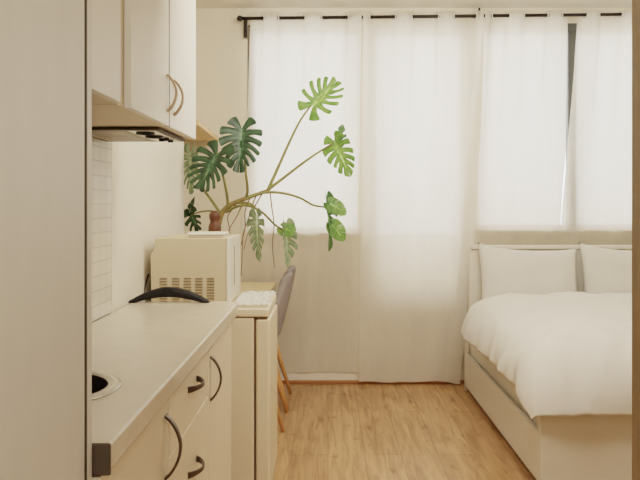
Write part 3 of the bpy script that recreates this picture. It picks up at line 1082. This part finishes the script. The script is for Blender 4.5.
stem([(236, 203, 4.10), (248, 203, 4.0), (255, 207, 3.98), (258, 214, 3.98)], 0.006, 0.004)
stem([(222, 213, 4.06), (211, 211, 4.12), (200, 212, 4.20), (191, 215, 4.24)], 0.005, 0.004)
# leaves: base, tip
leaf((191, 152, 4.26), (189, 195, 4.24), px(34), (-0.75, -0.55, 0.25), M['leaf_pale'], 7, 1.0, 0.1, 0.15, 1)
leaf((218, 153, 3.98), (197, 189, 3.94), px(38), (-0.25, -0.9, 0.35), M['leaf_dark'], 7, 1.25, 0.1, 0.15, 2)
leaf((242, 127, 4.06), (239, 173, 4.00), px(36), (0.10, -0.95, 0.30), M['leaf_dark'], 7, 1.2, 0.1, 0.2, 3, sides=(1.2, 0.55))
leaf((312, 107, 4.40), (337, 80, 4.42), px(36, 4.4), (0.1, -0.85, 0.45), M['leaf_light'], 6, 1.7, 0.15, 0.1, 4, 0.1, 0.05)
leaf((334, 140, 4.42), (350, 178, 4.40), px(26, 4.4), (-0.55, -0.75, 0.35), M['leaf_light'], 6, 1.0, 0.15, 0.15, 5)
leaf((326, 200, 4.33), (333, 253, 4.33), px(30, 4.3), (0.90, -0.25, 0.15), M['leaf_mid'], 5, 1.0, 0.3, 0.35, 6)
leaf((285, 226, 4.10), (290, 268, 4.09), px(28), (0.85, -0.40, 0.15), M['leaf_pale'], 5, 1.0, 0.3, 0.35, 7)
leaf((257, 214, 3.98), (257, 264, 3.97), px(24), (-0.70, -0.6, 0.1), M['leaf_pale'], 6, 0.9, 0.2, 0.2, 8)
leaf((191, 213, 4.24), (198, 231, 4.22), px(20), (-0.6, -0.7, 0.3), M['leaf_dark'], 4, 1.6, 0.3, 0.2, 9)
leaf((189, 214, 4.24), (194, 196, 4.24), px(9), (-0.6, -0.7, 0.3), M['leaf_dark'], 3, 0.3, 0.3, 0.2, 10)
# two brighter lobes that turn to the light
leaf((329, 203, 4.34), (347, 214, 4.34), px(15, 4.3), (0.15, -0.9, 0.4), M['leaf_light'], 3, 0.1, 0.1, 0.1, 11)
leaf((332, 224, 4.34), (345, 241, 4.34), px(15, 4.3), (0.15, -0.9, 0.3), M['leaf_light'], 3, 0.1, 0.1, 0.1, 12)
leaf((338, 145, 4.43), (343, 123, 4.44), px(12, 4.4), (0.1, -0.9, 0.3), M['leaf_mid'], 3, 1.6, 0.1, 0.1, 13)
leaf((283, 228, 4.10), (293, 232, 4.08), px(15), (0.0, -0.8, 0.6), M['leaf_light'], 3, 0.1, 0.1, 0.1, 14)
# aerial roots
for pts in (
    [(270, 191, 4.22), (271.5, 205, 4.18), (274, 225, 4.16), (272.5, 245, 4.15), (274.5, 268, 4.15)],
    [(262, 194, 4.18), (255, 206, 4.12), (248, 220, 4.06), (243, 236, 4.02), (242, 260, 4.0), (241, 276, 4.0)],
    [(256, 196, 4.16), (252, 208, 4.10), (253, 222, 4.05), (247, 236, 4.03), (244, 250, 4.02)],
    [(250, 198, 4.14), (245, 212, 4.08), (245, 228, 4.04), (241, 245, 4.02)],
    [(244, 200, 4.12), (238, 214, 4.08), (231, 226, 4.04), (226, 236, 4.0)],
    [(236, 204, 4.10), (228, 216, 4.08), (229, 226, 4.06), (231, 238, 4.02)],
):
    p = spline([at(*q) for q in pts])
    tube('aerial_root', p, [0.0038 - 0.0018 * i / (len(p) - 1) for i in range(len(p))], M['root'], pl, 7)

settle()

# ------------------------------------------------------------------ light
wd = bpy.data.worlds.new('overcast_sky')
SC.world = wd
wd.use_nodes = True
bg = wd.node_tree.nodes['Background']
bg.inputs['Color'].default_value = (0.97, 0.985, 1.0, 1)
bg.inputs['Strength'].default_value = 3.0


def area(name, loc, rot, sx, sy, power, col, portal=False):
    l = bpy.data.lights.new(name, 'AREA')
    l.shape = 'RECTANGLE'
    l.size, l.size_y = sx, sy
    l.energy = power
    l.color = col
    o = bpy.data.objects.new(name, l)
    COL.objects.link(o)
    o.location = loc
    o.rotation_euler = rot
    if portal:
        l.cycles.is_portal = True
    return o


for i, (w, s) in enumerate(((W1, S1), (W2, S2), (W3, S3))):
    area('window_portal', ((w[0] + w[1]) / 2, YO + 0.01, (s + ZT) / 2), (-PI / 2, 0, 0), w[1] - w[0], ZT - s, 1, (1, 1, 1), True)
area('room_fill', (0.6, 2.5, 2.45), (math.radians(62), 0, math.radians(6)), 1.6, 0.7, 33, (1.0, 0.92, 0.82))  # unseen fill light added to brighten the room and lower curtains
area('hall_fill', (0.55, -0.7, 2.5), (math.radians(62), 0, math.radians(14)), 0.9, 0.8, 24, (1.0, 0.92, 0.82))  # unseen fill light added behind the camera

# ------------------------------------------------------------------ camera
cd = bpy.data.cameras.new('camera')
cd.sensor_width = 36
cd.sensor_fit = 'HORIZONTAL'
cd.lens = F / 640 * 36
cd.shift_x = (320 - VX) / 640
cd.shift_y = (VY - 240) / 640
cd.clip_start = 0.05
co = bpy.data.objects.new('camera', cd)
COL.objects.link(co)
co.location = (0, 0, H)
co.rotation_euler = (PI / 2, 0, 0)
SC.camera = co

SC.view_settings.view_transform = 'Filmic'
SC.view_settings.look = 'Medium High Contrast'
SC.view_settings.exposure = 0.3
SC.cycles.use_denoising = True
SC.cycles.max_bounces = 10
SC.cycles.transparent_max_bounces = 12
